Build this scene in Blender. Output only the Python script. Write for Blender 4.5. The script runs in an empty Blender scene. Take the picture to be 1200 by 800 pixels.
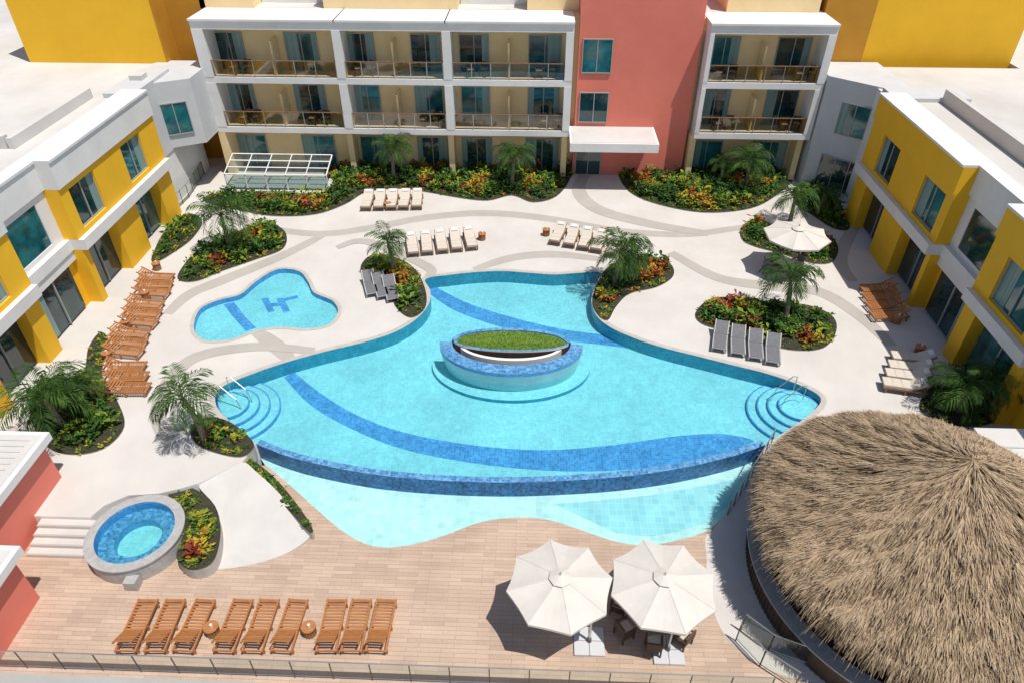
import bpy, math, random
from mathutils import Vector, Matrix
from mathutils.geometry import tessellate_polygon
random.seed(7)
R=math.radians
sc=bpy.context.scene
# ------------------------------------------------------------------ camera (estimated drone position)
TH=R(37.7); PS=R(2.05); F=820.0; H=22.0
cam=bpy.data.cameras.new("camera"); co=bpy.data.objects.new("camera",cam); sc.collection.objects.link(co)
co.location=(0,0,H); co.rotation_euler=(math.pi/2-TH,0,PS)
cam.sensor_width=36; cam.lens=F/1200*36; cam.clip_end=3000; sc.camera=co
def unproject(u,v,z=0.0):
    """plan coordinates (metres) of an image pixel cast through the estimated camera onto height z"""
    r=(u-600)/F; s=(400-v)/F
    X=r; Y=math.cos(TH)+s*math.sin(TH); Z=-math.sin(TH)+s*math.cos(TH)
    t=(z-H)/Z; X*=t; Y*=t
    return Vector((X*math.cos(PS)-Y*math.sin(PS), X*math.sin(PS)+Y*math.cos(PS), z))
# ------------------------------------------------------------------ materials
def newmat(name):
    m=bpy.data.materials.new(name); m.use_nodes=True; nt=m.node_tree; nt.nodes.clear()
    out=nt.nodes.new('ShaderNodeOutputMaterial'); return m,nt,out
def mat(name,c,rough=0.7,c2=None,scale=1.5,bump=0.0,bscale=20,metal=0.0,spec=0.5,stretch=None,detail=6):
    m,nt,out=newmat(name); N=nt.nodes; L=nt.links
    b=N.new('ShaderNodeBsdfPrincipled'); L.new(b.outputs[0],out.inputs[0])
    b.inputs['Roughness'].default_value=rough; b.inputs['Metallic'].default_value=metal
    b.inputs['Specular IOR Level'].default_value=spec
    if c2 is None: c2=tuple(x*0.86 for x in c)
    tc=N.new('ShaderNodeTexCoord'); src=tc.outputs['Object']
    if stretch:
        mp=N.new('ShaderNodeMapping'); mp.inputs['Scale'].default_value=stretch; L.new(src,mp.inputs[0]); src=mp.outputs[0]
    n=N.new('ShaderNodeTexNoise'); n.inputs['Scale'].default_value=scale; n.inputs['Detail'].default_value=detail; n.inputs['Roughness'].default_value=.65
    L.new(src,n.inputs['Vector'])
    r=N.new('ShaderNodeValToRGB'); r.color_ramp.elements[0].position=.32; r.color_ramp.elements[1].position=.68
    r.color_ramp.elements[0].color=(*c2,1); r.color_ramp.elements[1].color=(*c,1)
    L.new(n.outputs[0],r.inputs[0]); L.new(r.outputs[0],b.inputs['Base Color'])
    if bump:
        n2=N.new('ShaderNodeTexNoise'); n2.inputs['Scale'].default_value=bscale; n2.inputs['Detail'].default_value=4; L.new(src,n2.inputs['Vector'])
        bp=N.new('ShaderNodeBump'); bp.inputs['Strength'].default_value=bump; bp.inputs['Distance'].default_value=.03
        L.new(n2.outputs[0],bp.inputs['Height']); L.new(bp.outputs[0],b.inputs['Normal'])
    return m
def brickmat(name,c1,c2,mortar,w,h,ms=.004,rough=.6,bias=0,offs=.5,noise=None,spec=.4,vert=False):
    m,nt,out=newmat(name); N=nt.nodes; L=nt.links
    b=N.new('ShaderNodeBsdfPrincipled'); L.new(b.outputs[0],out.inputs[0]); b.inputs['Roughness'].default_value=rough
    b.inputs['Specular IOR Level'].default_value=spec
    tc=N.new('ShaderNodeTexCoord'); bt=N.new('ShaderNodeTexBrick')
    if vert:
        sx=N.new('ShaderNodeSeparateXYZ'); L.new(tc.outputs['Object'],sx.inputs[0]); ad=N.new('ShaderNodeMath'); ad.operation='MULTIPLY_ADD'; ad.inputs[1].default_value=.6
        L.new(sx.outputs[1],ad.inputs[0]); L.new(sx.outputs[0],ad.inputs[2]); cx_=N.new('ShaderNodeCombineXYZ'); L.new(ad.outputs[0],cx_.inputs[0]); L.new(sx.outputs[2],cx_.inputs[1]); L.new(cx_.outputs[0],bt.inputs['Vector'])
    else: L.new(tc.outputs['Object'],bt.inputs['Vector'])
    bt.offset=offs; bt.inputs['Scale'].default_value=1; bt.inputs['Brick Width'].default_value=w; bt.inputs['Row Height'].default_value=h
    bt.inputs['Mortar Size'].default_value=ms; bt.inputs['Color1'].default_value=(*c1,1); bt.inputs['Color2'].default_value=(*c2,1); bt.inputs['Mortar'].default_value=(*mortar,1)
    bt.inputs['Bias'].default_value=bias
    last=bt.outputs['Color']
    if noise:
        for (sc_,lo,hi) in noise:
            n=N.new('ShaderNodeTexNoise'); n.inputs['Scale'].default_value=sc_; n.inputs['Detail'].default_value=5; L.new(tc.outputs['Object'],n.inputs['Vector'])
            mr=N.new('ShaderNodeMapRange'); mr.inputs[1].default_value=.3; mr.inputs[2].default_value=.7; mr.inputs[3].default_value=lo; mr.inputs[4].default_value=hi
            L.new(n.outputs[0],mr.inputs[0])
            mx=N.new('ShaderNodeMix'); mx.data_type='RGBA'; mx.blend_type='MULTIPLY'; mx.inputs[0].default_value=1
            L.new(last,mx.inputs[6]); cb=N.new('ShaderNodeCombineColor')
            for i in range(3): L.new(mr.outputs[0],cb.inputs[i])
            L.new(cb.outputs[0],mx.inputs[7]); last=mx.outputs[2]
    L.new(last,b.inputs['Base Color'])
    return m
def leafmat(name,c,c2,scale=3):
    m,nt,out=newmat(name); N=nt.nodes; L=nt.links
    tc=N.new('ShaderNodeTexCoord'); n=N.new('ShaderNodeTexNoise'); n.inputs['Scale'].default_value=scale; n.inputs['Detail'].default_value=3; L.new(tc.outputs['Object'],n.inputs['Vector'])
    r=N.new('ShaderNodeValToRGB'); r.color_ramp.elements[0].position=.35; r.color_ramp.elements[1].position=.65
    r.color_ramp.elements[0].color=(*c2,1); r.color_ramp.elements[1].color=(*c,1); L.new(n.outputs[0],r.inputs[0])
    b=N.new('ShaderNodeBsdfPrincipled'); b.inputs['Roughness'].default_value=.6; b.inputs['Specular IOR Level'].default_value=.18; L.new(r.outputs[0],b.inputs['Base Color'])
    t=N.new('ShaderNodeBsdfTranslucent'); L.new(r.outputs[0],t.inputs[0])
    mx=N.new('ShaderNodeMixShader'); mx.inputs[0].default_value=.2; L.new(b.outputs[0],mx.inputs[1]); L.new(t.outputs[0],mx.inputs[2]); L.new(mx.outputs[0],out.inputs[0])
    return m
def clearmat(name,tint,fac_ior=1.33,rough=.04,bump=0,bscale=3,base=0.0):
    m,nt,out=newmat(name); N=nt.nodes; L=nt.links
    tr=N.new('ShaderNodeBsdfTransparent'); tr.inputs[0].default_value=(*tint,1)
    gl=N.new('ShaderNodeBsdfGlossy'); gl.inputs['Roughness'].default_value=rough
    fr=N.new('ShaderNodeFresnel'); fr.inputs[0].default_value=fac_ior
    mx=N.new('ShaderNodeMixShader'); L.new(tr.outputs[0],mx.inputs[1]); L.new(gl.outputs[0],mx.inputs[2]); L.new(mx.outputs[0],out.inputs[0])
    ad=N.new('ShaderNodeMath'); ad.operation='ADD'; ad.inputs[1].default_value=base; L.new(fr.outputs[0],ad.inputs[0]); L.new(ad.outputs[0],mx.inputs[0])
    if bump:
        tc=N.new('ShaderNodeTexCoord'); n=N.new('ShaderNodeTexNoise'); n.inputs['Scale'].default_value=bscale; n.inputs['Detail'].default_value=3; n.inputs['Distortion'].default_value=.6
        L.new(tc.outputs['Object'],n.inputs['Vector']); bp=N.new('ShaderNodeBump'); bp.inputs['Strength'].default_value=bump; bp.inputs['Distance'].default_value=.1
        L.new(n.outputs[0],bp.inputs['Height']); L.new(bp.outputs[0],gl.inputs['Normal']); L.new(bp.outputs[0],fr.inputs['Normal'])
    return m
M={}
M['plaza']=mat('plaza_concrete',(.62,.59,.55),.8,(.53,.50,.46),.3,.15,40,detail=9)
M['band']=mat('plaza_band_taupe',(.445,.41,.37),.8,(.385,.355,.32),.6,.15,40)
M['path']=mat('path_concrete',(.60,.575,.54),.8,(.52,.495,.465),.8,.1,30)
M['coping']=mat('coping_stone',(.50,.47,.42),.7,(.40,.38,.34),3)
M['deck']=brickmat('wood_look_deck',(.545,.405,.305),(.455,.33,.245),(.27,.19,.14),1.2,.16,.006,.65,0,.37,[(.8,.88,1.05),(14,.93,1.05)])
M['ground']=mat('sandy_ground',(.58,.53,.45),.9,(.36,.33,.26),.8,.3,5)
M['tile']=brickmat('pool_mosaic_aqua',(.215,.54,.61),(.29,.63,.69),(.37,.65,.69),.10,.10,.006,.35,0,0,[(.3,.88,1.06),(2.2,.93,1.07),(7,.91,1.09)])
M['tile_low']=brickmat('pool_mosaic_pale',(.43,.64,.64),(.52,.72,.71),(.58,.73,.72),.30,.30,.008,.35,0,0,[(.6,.93,1.05),(3,.93,1.06),(8,.95,1.05)])
M['tile_mid']=brickmat('pool_mosaic_mid',(.26,.54,.60),(.34,.62,.66),(.42,.66,.68),.30,.30,.010,.35,0,0,[(1,.9,1.08)])
M['tile_band']=brickmat('pool_mosaic_blue',(.045,.19,.47),(.10,.33,.64),(.14,.35,.58),.12,.12,.006,.35,0,0,[(1.5,.85,1.12),(8,.85,1.15)])
M['tile_bandv']=brickmat('wall_mosaic_blue',(.05,.22,.52),(.10,.36,.66),(.16,.38,.6),.10,.10,.006,.35,0,0,[(1.5,.85,1.12)],vert=True)
M['tile_v']=brickmat('island_wall_mosaic',(.30,.56,.62),(.38,.64,.68),(.45,.66,.68),.10,.10,.006,.35,0,0,[(1,.9,1.06)],vert=True)
M['tile_wall']=brickmat('pool_wall_mosaic',(.015,.24,.38),(.04,.36,.50),(.08,.33,.43),.10,.10,.006,.35,0,0,[(2,.85,1.1)],vert=True)
M['tile_dark']=brickmat('pool_edge_mosaic',(.010,.055,.20),(.05,.19,.42),(.05,.15,.3),.11,.11,.005,.3,0,0,[(2,.75,1.2),(9,.8,1.2)],vert=True)
M['tile_mix']=brickmat('rim_mosaic',(.035,.15,.38),(.16,.38,.60),(.15,.32,.5),.11,.11,.006,.3,0,0,[(3,.8,1.15),(9,.8,1.2)])
M['water']=clearmat('pool_water',(.76,.945,.965),1.33,.05,.5,2.6)
M['waterlow']=clearmat('shallow_water',(.87,.97,.98),1.33,.05,.4,3)
M['water2']=clearmat('spa_water',(.74,.95,.93),1.33,.06,.8,5)
M['glass']=clearmat('clear_glass',(.82,.88,.86),1.45,.02,0,1,.05)
M['glassw']=clearmat('skylight_glass',(.72,.84,.84),1.45,.15,0,1,.22)
M['glass_brown']=clearmat('balcony_glass',(.80,.74,.62),1.45,.03,0,1,.06)
M['white']=mat('white_render',(.76,.75,.73),.7,(.67,.66,.64),.6,.08,25)
M['roof']=mat('white_roof_membrane',(.64,.62,.59),.8,(.50,.48,.45),.16,.15,6,detail=10)
M['greywall']=mat('light_grey_render',(.56,.57,.58),.7,(.51,.52,.53),.8)
M['stone']=mat('grey_stone',(.44,.43,.41),.7,(.32,.315,.30),5,.2,20)
M['beige']=mat('beige_render',(.86,.66,.36),.75,(.79,.60,.32),.7,.08,25)
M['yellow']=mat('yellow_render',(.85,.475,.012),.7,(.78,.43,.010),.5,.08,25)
M['ochre_shade']=mat('ochre_shade_render',(.50,.24,.015),.75,(.44,.20,.012),.6)  # darker tone for tower sides and link walls, their shade put into the colour
M['pink']=mat('coral_render',(.76,.21,.15),.7,(.69,.185,.13),.5,.08,25)
M['win']=mat('window_glass_teal',(.022,.19,.21),.06,(.006,.05,.065),.8,spec=.9,detail=3)
M['wind']=mat('window_glass_dark',(.012,.06,.07),.06,(.005,.018,.022),.8,spec=.9,detail=3)
M['curtain']=mat('curtain_fabric',(.26,.38,.36),.5,(.12,.22,.215),9,stretch=(1,1,.02))
M['frame']=mat('window_frame',(.33,.34,.33),.4)
M['metal']=mat('brushed_metal',(.55,.55,.54),.3,metal=.8)
M['dmetal']=mat('dark_metal',(.10,.09,.08),.4,metal=.4)
M['wood']=mat('teak_wood',(.50,.21,.065),.5,(.31,.115,.036),2.5,.1,30,stretch=(1,6,6))
M['woodd']=mat('dark_wood',(.10,.06,.038),.6,(.05,.032,.022),4,.1,30)
M['woodm']=mat('mid_wood',(.28,.16,.09),.6,(.19,.10,.055),4)
M['cush']=mat('cushion_fabric',(.62,.55,.47),.9,(.55,.49,.41),6,.1,60)
M['pillow']=mat('towel_white',(.74,.73,.70),.9)
M['grey']=mat('grey_sling',(.17,.17,.18),.8,(.125,.125,.135),6)
M['gframe']=mat('grey_frame',(.42,.42,.42),.5)
M['canvas']=mat('umbrella_canvas',(.64,.60,.54),.9,(.58,.545,.49),2,.05,80)
M['wicker']=mat('wicker',(.13,.075,.045),.7,(.07,.04,.025),30,.4,60)
M['soil']=mat('planting_soil',(.055,.045,.025),.95,(.02,.025,.012),4,.5,15)
M['grass']=mat('grass_turf',(.16,.27,.03),.9,(.09,.18,.02),5,.4,60)
M['gA']=leafmat('leaf_dark_green',(.045,.105,.022),(.018,.05,.012))
M['gB']=leafmat('leaf_green',(.09,.19,.03),(.04,.10,.02))
M['gC']=leafmat('leaf_lime',(.28,.34,.035),(.14,.23,.03))
M['gD']=leafmat('leaf_yellow',(.58,.42,.03),(.32,.28,.03))
M['gE']=leafmat('leaf_red',(.32,.05,.03),(.14,.04,.03))
M['gF']=leafmat('leaf_orange',(.52,.18,.03),(.25,.09,.02))
M['palm']=leafmat('palm_leaf',(.085,.165,.03),(.04,.095,.018))
M['palm2']=leafmat('palm_leaf_dark',(.04,.095,.018),(.018,.05,.01))
M['trunk']=mat('palm_trunk',(.26,.21,.16),.9,(.15,.12,.09),6,.6,20,stretch=(1,1,5))
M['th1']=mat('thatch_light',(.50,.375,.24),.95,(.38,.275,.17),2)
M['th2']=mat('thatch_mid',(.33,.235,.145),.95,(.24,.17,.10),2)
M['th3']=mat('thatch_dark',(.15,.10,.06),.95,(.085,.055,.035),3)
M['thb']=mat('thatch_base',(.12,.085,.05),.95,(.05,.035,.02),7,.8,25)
# ------------------------------------------------------------------ mesh builder
def empty(name,loc=(0,0,0)):
    o=bpy.data.objects.new(name,None); sc.collection.objects.link(o); o.location=loc; return o
class MB:
    def __init__(s): s.v=[];s.f=[];s.m=[];s.mats=[]
    def mi(s,m):
        if m not in s.mats: s.mats.append(m)
        return s.mats.index(m)
    def add(s,vs,fs,m,T=None):
        o=len(s.v); i=s.mi(m)
        if T is not None: vs=[T@Vector(p) for p in vs]
        s.v+= [tuple(p) for p in vs]
        for f in fs: s.f.append(tuple(o+k for k in f)); s.m.append(i)
    def box(s,x0,x1,y0,y1,z0,z1,m,T=None):
        vs=[(x0,y0,z0),(x1,y0,z0),(x1,y1,z0),(x0,y1,z0),(x0,y0,z1),(x1,y0,z1),(x1,y1,z1),(x0,y1,z1)]
        s.add(vs,[(0,3,2,1),(4,5,6,7),(0,1,5,4),(1,2,6,5),(2,3,7,6),(3,0,4,7)],m,T)
    def cyl(s,cx,cy,r0,r1,z0,z1,m,n=24,T=None,cap=True,ex=1.0):
        vs=[];
        for r,z in((r0,z0),(r1,z1)):
            for k in range(n):
                a=2*math.pi*k/n; vs.append((cx+r*math.cos(a)*ex,cy+r*math.sin(a),z))
        fs=[(k,(k+1)%n,n+(k+1)%n,n+k) for k in range(n)]
        if cap: fs+=[tuple(range(n,2*n)),tuple(range(n-1,-1,-1))]
        s.add(vs,fs,m,T)
    def tube(s,pts,r,m,n=6,closed=False):
        pts=[Vector(p) for p in pts]; vs=[];fs=[]; K=len(pts)
        for i,p in enumerate(pts):
            d=(pts[min(i+1,K-1)]-pts[max(i-1,0)]); d.normalize() 
            up=Vector((0,0,1)) if abs(d.z)<.9 else Vector((1,0,0))
            a=d.cross(up).normalized(); b=a.cross(d).normalized()
            rr=r[i] if isinstance(r,(list,tuple)) else r
            for k in range(n):
                t=2*math.pi*k/n; vs.append(p+a*math.cos(t)*rr+b*math.sin(t)*rr)
        for i in range(K-1):
            for k in range(n): fs.append((i*n+k,i*n+(k+1)%n,(i+1)*n+(k+1)%n,(i+1)*n+k))
        fs.append(tuple(range(n-1,-1,-1))); fs.append(tuple((K-1)*n+k for k in range(n)))
        s.add(vs,fs,m)
    def poly(s,pts,m,holes=()):
        loops=[[Vector((p[0],p[1],0)) for p in pts]]+[[Vector((p[0],p[1],0)) for p in h] for h in holes]
        flat=[p for l in [pts,*holes] for p in l]
        fs=[]
        for t in tessellate_polygon(loops):
            a,b,c=[flat[k] for k in t]
            cr=(b[0]-a[0])*(c[1]-a[1])-(b[1]-a[1])*(c[0]-a[0])
            fs.append(t if cr>0 else (t[0],t[2],t[1]))
        s.add(flat,fs,m)
    def strip(s,A,B,m,closed=False):
        n=len(A); fs=[]
        for i in range(n if closed else n-1):
            j=(i+1)%n; fs.append((i,j,n+j,n+i))
        s.add(list(A)+list(B),fs,m)
    def slab(s,pts,z0,z1,m,ms=None):
        T=[(p[0],p[1],z1) for p in pts]; B=[(p[0],p[1],z0) for p in pts]
        s.poly(T,m); s.strip(B,T,ms or m,True)
    def build(s,name,parent=None,smooth=False):
        me=bpy.data.meshes.new(name); me.from_pydata(s.v,[],s.f)
        for m in s.mats: me.materials.append(M[m])
        me.polygons.foreach_set('material_index',s.m)
        if smooth: me.polygons.foreach_set('use_smooth',[True]*len(s.f))
        me.update(); o=bpy.data.objects.new(name,me); sc.collection.objects.link(o)
        if parent: o.parent=parent
        return o
def smooth(pts,closed=True,n=5):
    P=[Vector((*p,0)) if len(p)==2 else Vector(p) for p in pts]; out=[]; K=len(P)
    rng=range(K if closed else K-1)
    for i in rng:
        if closed: a,b,c,d=P[(i-1)%K],P[i],P[(i+1)%K],P[(i+2)%K]
        else: a,b,c,d=P[max(i-1,0)],P[i],P[i+1],P[min(i+2,K-1)]
        for k in range(n):
            t=k/n; out.append(.5*((2*b)+(c-a)*t+(2*a-5*b+4*c-d)*t*t+(3*b-a-3*c+d)*t**3))
    if not closed: out.append(P[-1])
    return out
def S(pts,z=0,closed=True,n=5,sm=True):
    w=[unproject(u,v,z) for u,v in pts]
    return smooth(w,closed,n) if sm else w
def area(P):
    return .5*sum(P[i][0]*P[(i+1)%len(P)][1]-P[(i+1)%len(P)][0]*P[i][1] for i in range(len(P)))
def ccw(P): return P if area(P)>0 else P[::-1]
def offset(P,d,closed=True):
    n=len(P); out=[]
    for i in range(n):
        a=P[(i-1)%n] if closed or i>0 else P[i]; c=P[(i+1)%n] if closed or i<n-1 else P[i]
        t=Vector((c[0]-a[0],c[1]-a[1],0)); 
        if t.length<1e-6: t=Vector((1,0,0))
        t.normalize(); out.append(Vector((P[i][0]+t.y*d,P[i][1]-t.x*d,P[i][2])))
    return out
def setz(P,z): return [Vector((p[0],p[1],z)) for p in P]
def ribbon(mb,pts,w,z,m,n=6):
    C=smooth([unproject(u,v,z) for u,v in pts],False,n); K=len(C)
    A=[];B=[]
    O=offset(C,1,False)
    for i,p in enumerate(C):
        t=i/(K-1); ww=w/2*(.65+.35*math.sin(math.pi*t)); d=(O[i]-p)
        A.append(Vector((p.x+d.x*ww,p.y+d.y*ww,z))); B.append(Vector((p.x-d.x*ww,p.y-d.y*ww,z)))
    mb.strip(A,B,m)
def inside(P,x,y):
    c=False; n=len(P); j=n-1
    for i in range(n):
        if (P[i][1]>y)!=(P[j][1]>y) and x<(P[j][0]-P[i][0])*(y-P[i][1])/(P[j][1]-P[i][1])+P[i][0]: c=not c
        j=i
    return c
LZ=-0.7
FL=-0.78
# ------------------------------------------------------------------ terrain
g=MB(); g.box(-900,900,-600,1500,-3.2,-3.0,'ground'); g.build('ground')
# ------------------------------------------------------------------ main pool outline
top_px=[(897,520),(925,502),(950,484),(962,467),(942,453),(900,438),(860,428),(820,418),(780,408),(745,397),(716,384),(699,370),(693,352),(697,335),(704,320),(680,320),(650,322),(620,320),(590,318),(560,319),(530,322),(499,327),(504,340),(503,355),(490,372),(465,388),(430,400),(380,412),(330,426),(290,440),(262,452),(252,465),(258,482),(278,500),(300,519)]
front_px=[(300,519),(330,531),(370,542),(440,555),(520,562),(600,564),(680,561),(740,556),(800,547),(860,533),(897,520)]
topW=S(top_px,0,False,5); frontW=S(front_px,0,False,6)
poolW=topW+frontW[1:-1]
pool=empty('swimming_pool')
pb=MB(); pb.poly(setz(poolW,FL),'tile'); pb.build('pool_floor',pool)
w=MB(); w.strip(setz(topW,FL),setz(topW,0.0),'tile_wall'); w.build('pool_wall',pool)
w=MB()
fi=offset(frontW,-.30,False)
if not inside(poolW,fi[30][0],fi[30][1]): fi=offset(frontW,.30,False)
w.strip(setz(fi,FL),setz(fi,-.04),'tile_wall'); w.strip(setz(fi,-.04),setz(frontW,-.04),'tile_mix'); w.strip(setz(frontW,-.04),setz(frontW,-1.3),'tile_dark'); w.build('infinity_edge_wall',pool)
wa=MB(); wa.poly(setz(topW+fi[1:-1],-.055),'water'); wa.build('water_surface',pool)
b=MB()
up=[(345,436),(378,462),(422,488),(480,508),(560,522),(640,527),(720,521),(790,511),(845,508),(884,515)]
lo=[(884,517),(850,531),(800,543),(720,551),(640,551),(560,543),(480,528),(420,506),(366,476),(333,442)]
b.poly(setz(smooth([unproject(u,v,FL) for u,v in up],False,5)[:-1]+smooth([unproject(u,v,FL) for u,v in lo],False,5),FL+.005),'tile_band')
ua=[(503,332),(545,354),(600,372),(660,386),(710,393),(760,406)]; la=[(760,411),(705,404),(650,397),(590,384),(535,365),(504,345)]
b.poly(setz(smooth([unproject(u,v,FL) for u,v in ua],False,5)+smooth([unproject(u,v,FL) for u,v in la],False,5),FL+.005),'tile_band')
b.build('mosaic_band',pool)
cp=MB(); o1=offset(topW,-.26,False)
if inside(poolW,o1[40][0],o1[40][1]): o1=offset(topW,.26,False)
cp.strip(setz(topW,.012),setz(o1,.012),'coping'); cp.build('coping',pool)
st=MB()
for (u,v) in((266,470),(938,472)):
    c=unproject(u,v,0)
    for k,(r,z) in enumerate(((2.3,-.64),(1.85,-.5),(1.4,-.36),(.95,-.22))):
        q=[]
        for a in range(40):
            x,y=(c[0]+r*math.cos(a*math.pi/20),c[1]+r*.95*math.sin(a*math.pi/20))
            for t in range(40):
                if inside(poolW,x,y): break
                x=c[0]+(x-c[0])*.92; y=c[1]+(y-c[1])*.92
            q.append((x,y))
        st.slab(q,FL,z,'tile','tile_bandv')
        qi=offset([Vector((x,y,0)) for x,y in q],-.06)
        st.strip([(x,y,z+.004) for x,y in q],setz(qi,z+.004),'tile_band',True)
st.build('pool_steps',pool)
def handrail(name,p,ang,parent=None):
    mb=MB(); d=Vector((math.cos(ang),math.sin(ang),0))
    for s_ in(-.35,.35):
        n=Vector((-d.y,d.x,0))*s_
        q=Vector(p)+n
        mb.tube([q,q+Vector((0,0,.8)),q+d*.25+Vector((0,0,.9)),q+d*1.0+Vector((0,0,.35)),q+d*1.2+Vector((0,0,-.4))],.022,'metal',8)
    mb.build(name,parent)
handrail('pool_handrail',unproject(264,462),R(-20)); handrail('pool_handrail',unproject(935,462),R(200))
# lower pool
low_px=[(893,536),(872,568),(848,603),(830,620),(800,631),(760,638),(722,634),(680,620),(640,608),(600,606),(560,612),(520,627),(480,638),(440,640),(405,624),(372,597),(340,568),(312,545)]
lowC=smooth([unproject(u,v,LZ) for u,v in low_px],False,5)
lowW=setz(frontW,LZ)+lowC
lp=empty('lower_pool')
m_=MB(); m_.poly(setz(lowW,-.92),'tile_low'); m_.strip(setz(lowC,-.92),setz(lowC,LZ),'tile_low'); m_.build('basin',lp)
m_=MB(); m_.poly(setz(lowW,-.745),'waterlow'); m_.build('water_surface',lp)
m_=MB()
blk=[(650,590),(700,586),(760,580),(830,568),(872,558),(852,592),(828,612),(795,622),(762,628),(722,624)]
m_.poly([unproject(u,v,-.914) for u,v in blk],'tile_mid'); m_.build('deeper_tile_field',lp)
# kids pool
kp=[(228,376),(236,361),(256,352),(282,345),(300,330),(325,316),(350,318),(361,330),(368,343),(390,353),(396,366),(385,380),(360,385),(330,383),(300,387),(272,397),(243,399),(229,390)]
kW=ccw(S(kp,0)); kids=empty('childrens_pool')
m_=MB(); m_.poly(setz(kW,-.30),'tile'); m_.strip(setz(kW,-.30),setz(kW,0),'tile_bandv',True); m_.build('basin',kids)
m_=MB(); m_.poly(setz(kW,-.06),'water'); m_.build('water_surface',kids)
m_=MB(); m_.strip(setz(kW,.012),setz(offset(kW,.2),.012),'coping',True); m_.build('coping',kids)
m_=MB()
m_.poly([unproject(u,v,-.296) for u,v in[(262,357),(274,354),(288,372),(300,384),(288,388),(272,370)]],'tile_band')
for x in(306,324):
    m_.poly([unproject(u,v,-.295) for u,v in[(x,350),(x+8,349),(x+16,365),(x+8,366)]],'tile_band')
m_.poly([unproject(u,v,-.294) for u,v in[(312,356),(332,354),(334,358),(314,360)]],'tile_band')
m_.poly([unproject(u,v,-.293) for u,v in[(332,350),(348,346),(350,349),(334,353)]],'tile_band')
m_.build('mosaic_motif',kids)
# ------------------------------------------------------------------ plaza
pl=MB()
edge_px=[(105,606),(122,592),(150,580),(185,578),(212,572),(232,566),(284,541)]
outer=[Vector((-60,unproject(105,606)[1],0))]+[unproject(*p) for p in edge_px]+[unproject(297,524)]
rightside=[unproject(903,520),unproject(960,500),Vector((19.0,21.5,0)),Vector((60,21.5,0)),Vector((60,62,0)),Vector((-60,62,0))]
pp=outer+topW[::-1]+rightside
pl.poly(setz(pp,0),'plaza',[setz(kW,0)])
pl.build('plaza_pavement')
rw=MB()
le=outer[:-1]+[unproject(300,519)]
rw.strip(setz(le,-1.3),setz(le,-.002),'white')
re_=[Vector((60,21.5,0)),Vector((19,21.5,0)),unproject(960,500),unproject(897,520)]
rw.strip(setz(re_,-1.3),setz(re_,-.002),'white')
rw.build('retaining_wall')
bd=MB()
bands=[([(236,240),(300,264),(370,274),(430,268),(500,255),(570,250),(640,256),(720,270),(800,275),(860,268),(905,262)],.85),
([(196,368),(222,345),(262,328),(330,300),(378,276)],.9),
([(556,316),(600,302),(650,298),(706,304)],.8),
([(786,296),(840,325),(900,335),(960,342),(1010,372),(1045,405)],.95),
([(690,198),(678,222),(700,245),(760,262),(830,274)],1.1),
([(200,520),(186,490),(196,450),(230,418),(300,406),(368,411)],.8),
([(1010,250),(985,300),(1000,330)],.8),
([(300,388),(322,404),(340,421)],.9),
([(395,290),(430,283),(500,312),(502,324)],.7)]
for i,(p,wd) in enumerate(bands): ribbon(bd,p,wd,.004+.0025*i if i!=7 else .0035,'band')
bd.build('plaza_wavy_bands')
# deck
dk=MB()
dp=[Vector((-60,18.4,LZ)),unproject(255,545,LZ)]+[p for p in lowC[::-1]]+[Vector((14,20.5,LZ)),Vector((60,20.5,LZ)),Vector((60,10.95,LZ)),Vector((-60,10.95,LZ))]
dk.poly(setz(dp,LZ),'deck'); dk.strip([Vector((-60,10.95,-3)),Vector((60,10.95,-3))],[Vector((-60,10.95,LZ)),Vector((60,10.95,LZ))],'white')
dk.build('wood_deck')
# ramps
def rz(v,a=548,b=650): return -.69*max(0,min(1,(v-a)/(b-a)))
rm=MB()
rp=[(232,566),(258,553),(284,541),(300,552),(322,572),(345,598),(364,622),(352,638),(325,652),(290,662),(250,665),(256,645),(259,618),(252,592)]
rs=smooth([unproject(u,v,rz(v)) for u,v in rp],True,4); rm.poly(rs,'path'); rm.strip(setz(rs,-1),rs,'path',True)
rm.build('curved_ramp_path')
rm=MB()
rp=[(897,520),(893,536),(872,568),(848,603),(834,622),(862,640),(884,640),(900,600),(930,560),(960,500)]
rs=[unproject(u,v,rz(v,525,610)+.003) for u,v in rp]; rm.poly(rs,'path')
rm.build('ramp_path')
rm=MB()
rs=S([(834,622),(828,655),(832,700),(846,738),(872,765),(915,790),(975,802),(1040,802),(1040,740),(960,700),(905,640)],LZ+.006); rm.poly(setz(rs,LZ+.006),'path'); rm.build('concrete_path')
sp=MB(); x0=unproject(40,614)[0]; x1=unproject(107,614)[0]; ys=unproject(105,606)[1]
for k in range(4): sp.box(x0,x1,ys-.34*(k+1),ys-.34*k-.002,LZ-.1,-.14*(k+1),'path')
for k in range(4): sp.box(x0+.01,x1-.01,ys-.34*(k+1)+.01,ys-.34*(k+1)+.07,-.14*(k+1)+.001,-.14*(k+1)+.006,'band')
sp.build('steps')
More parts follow.
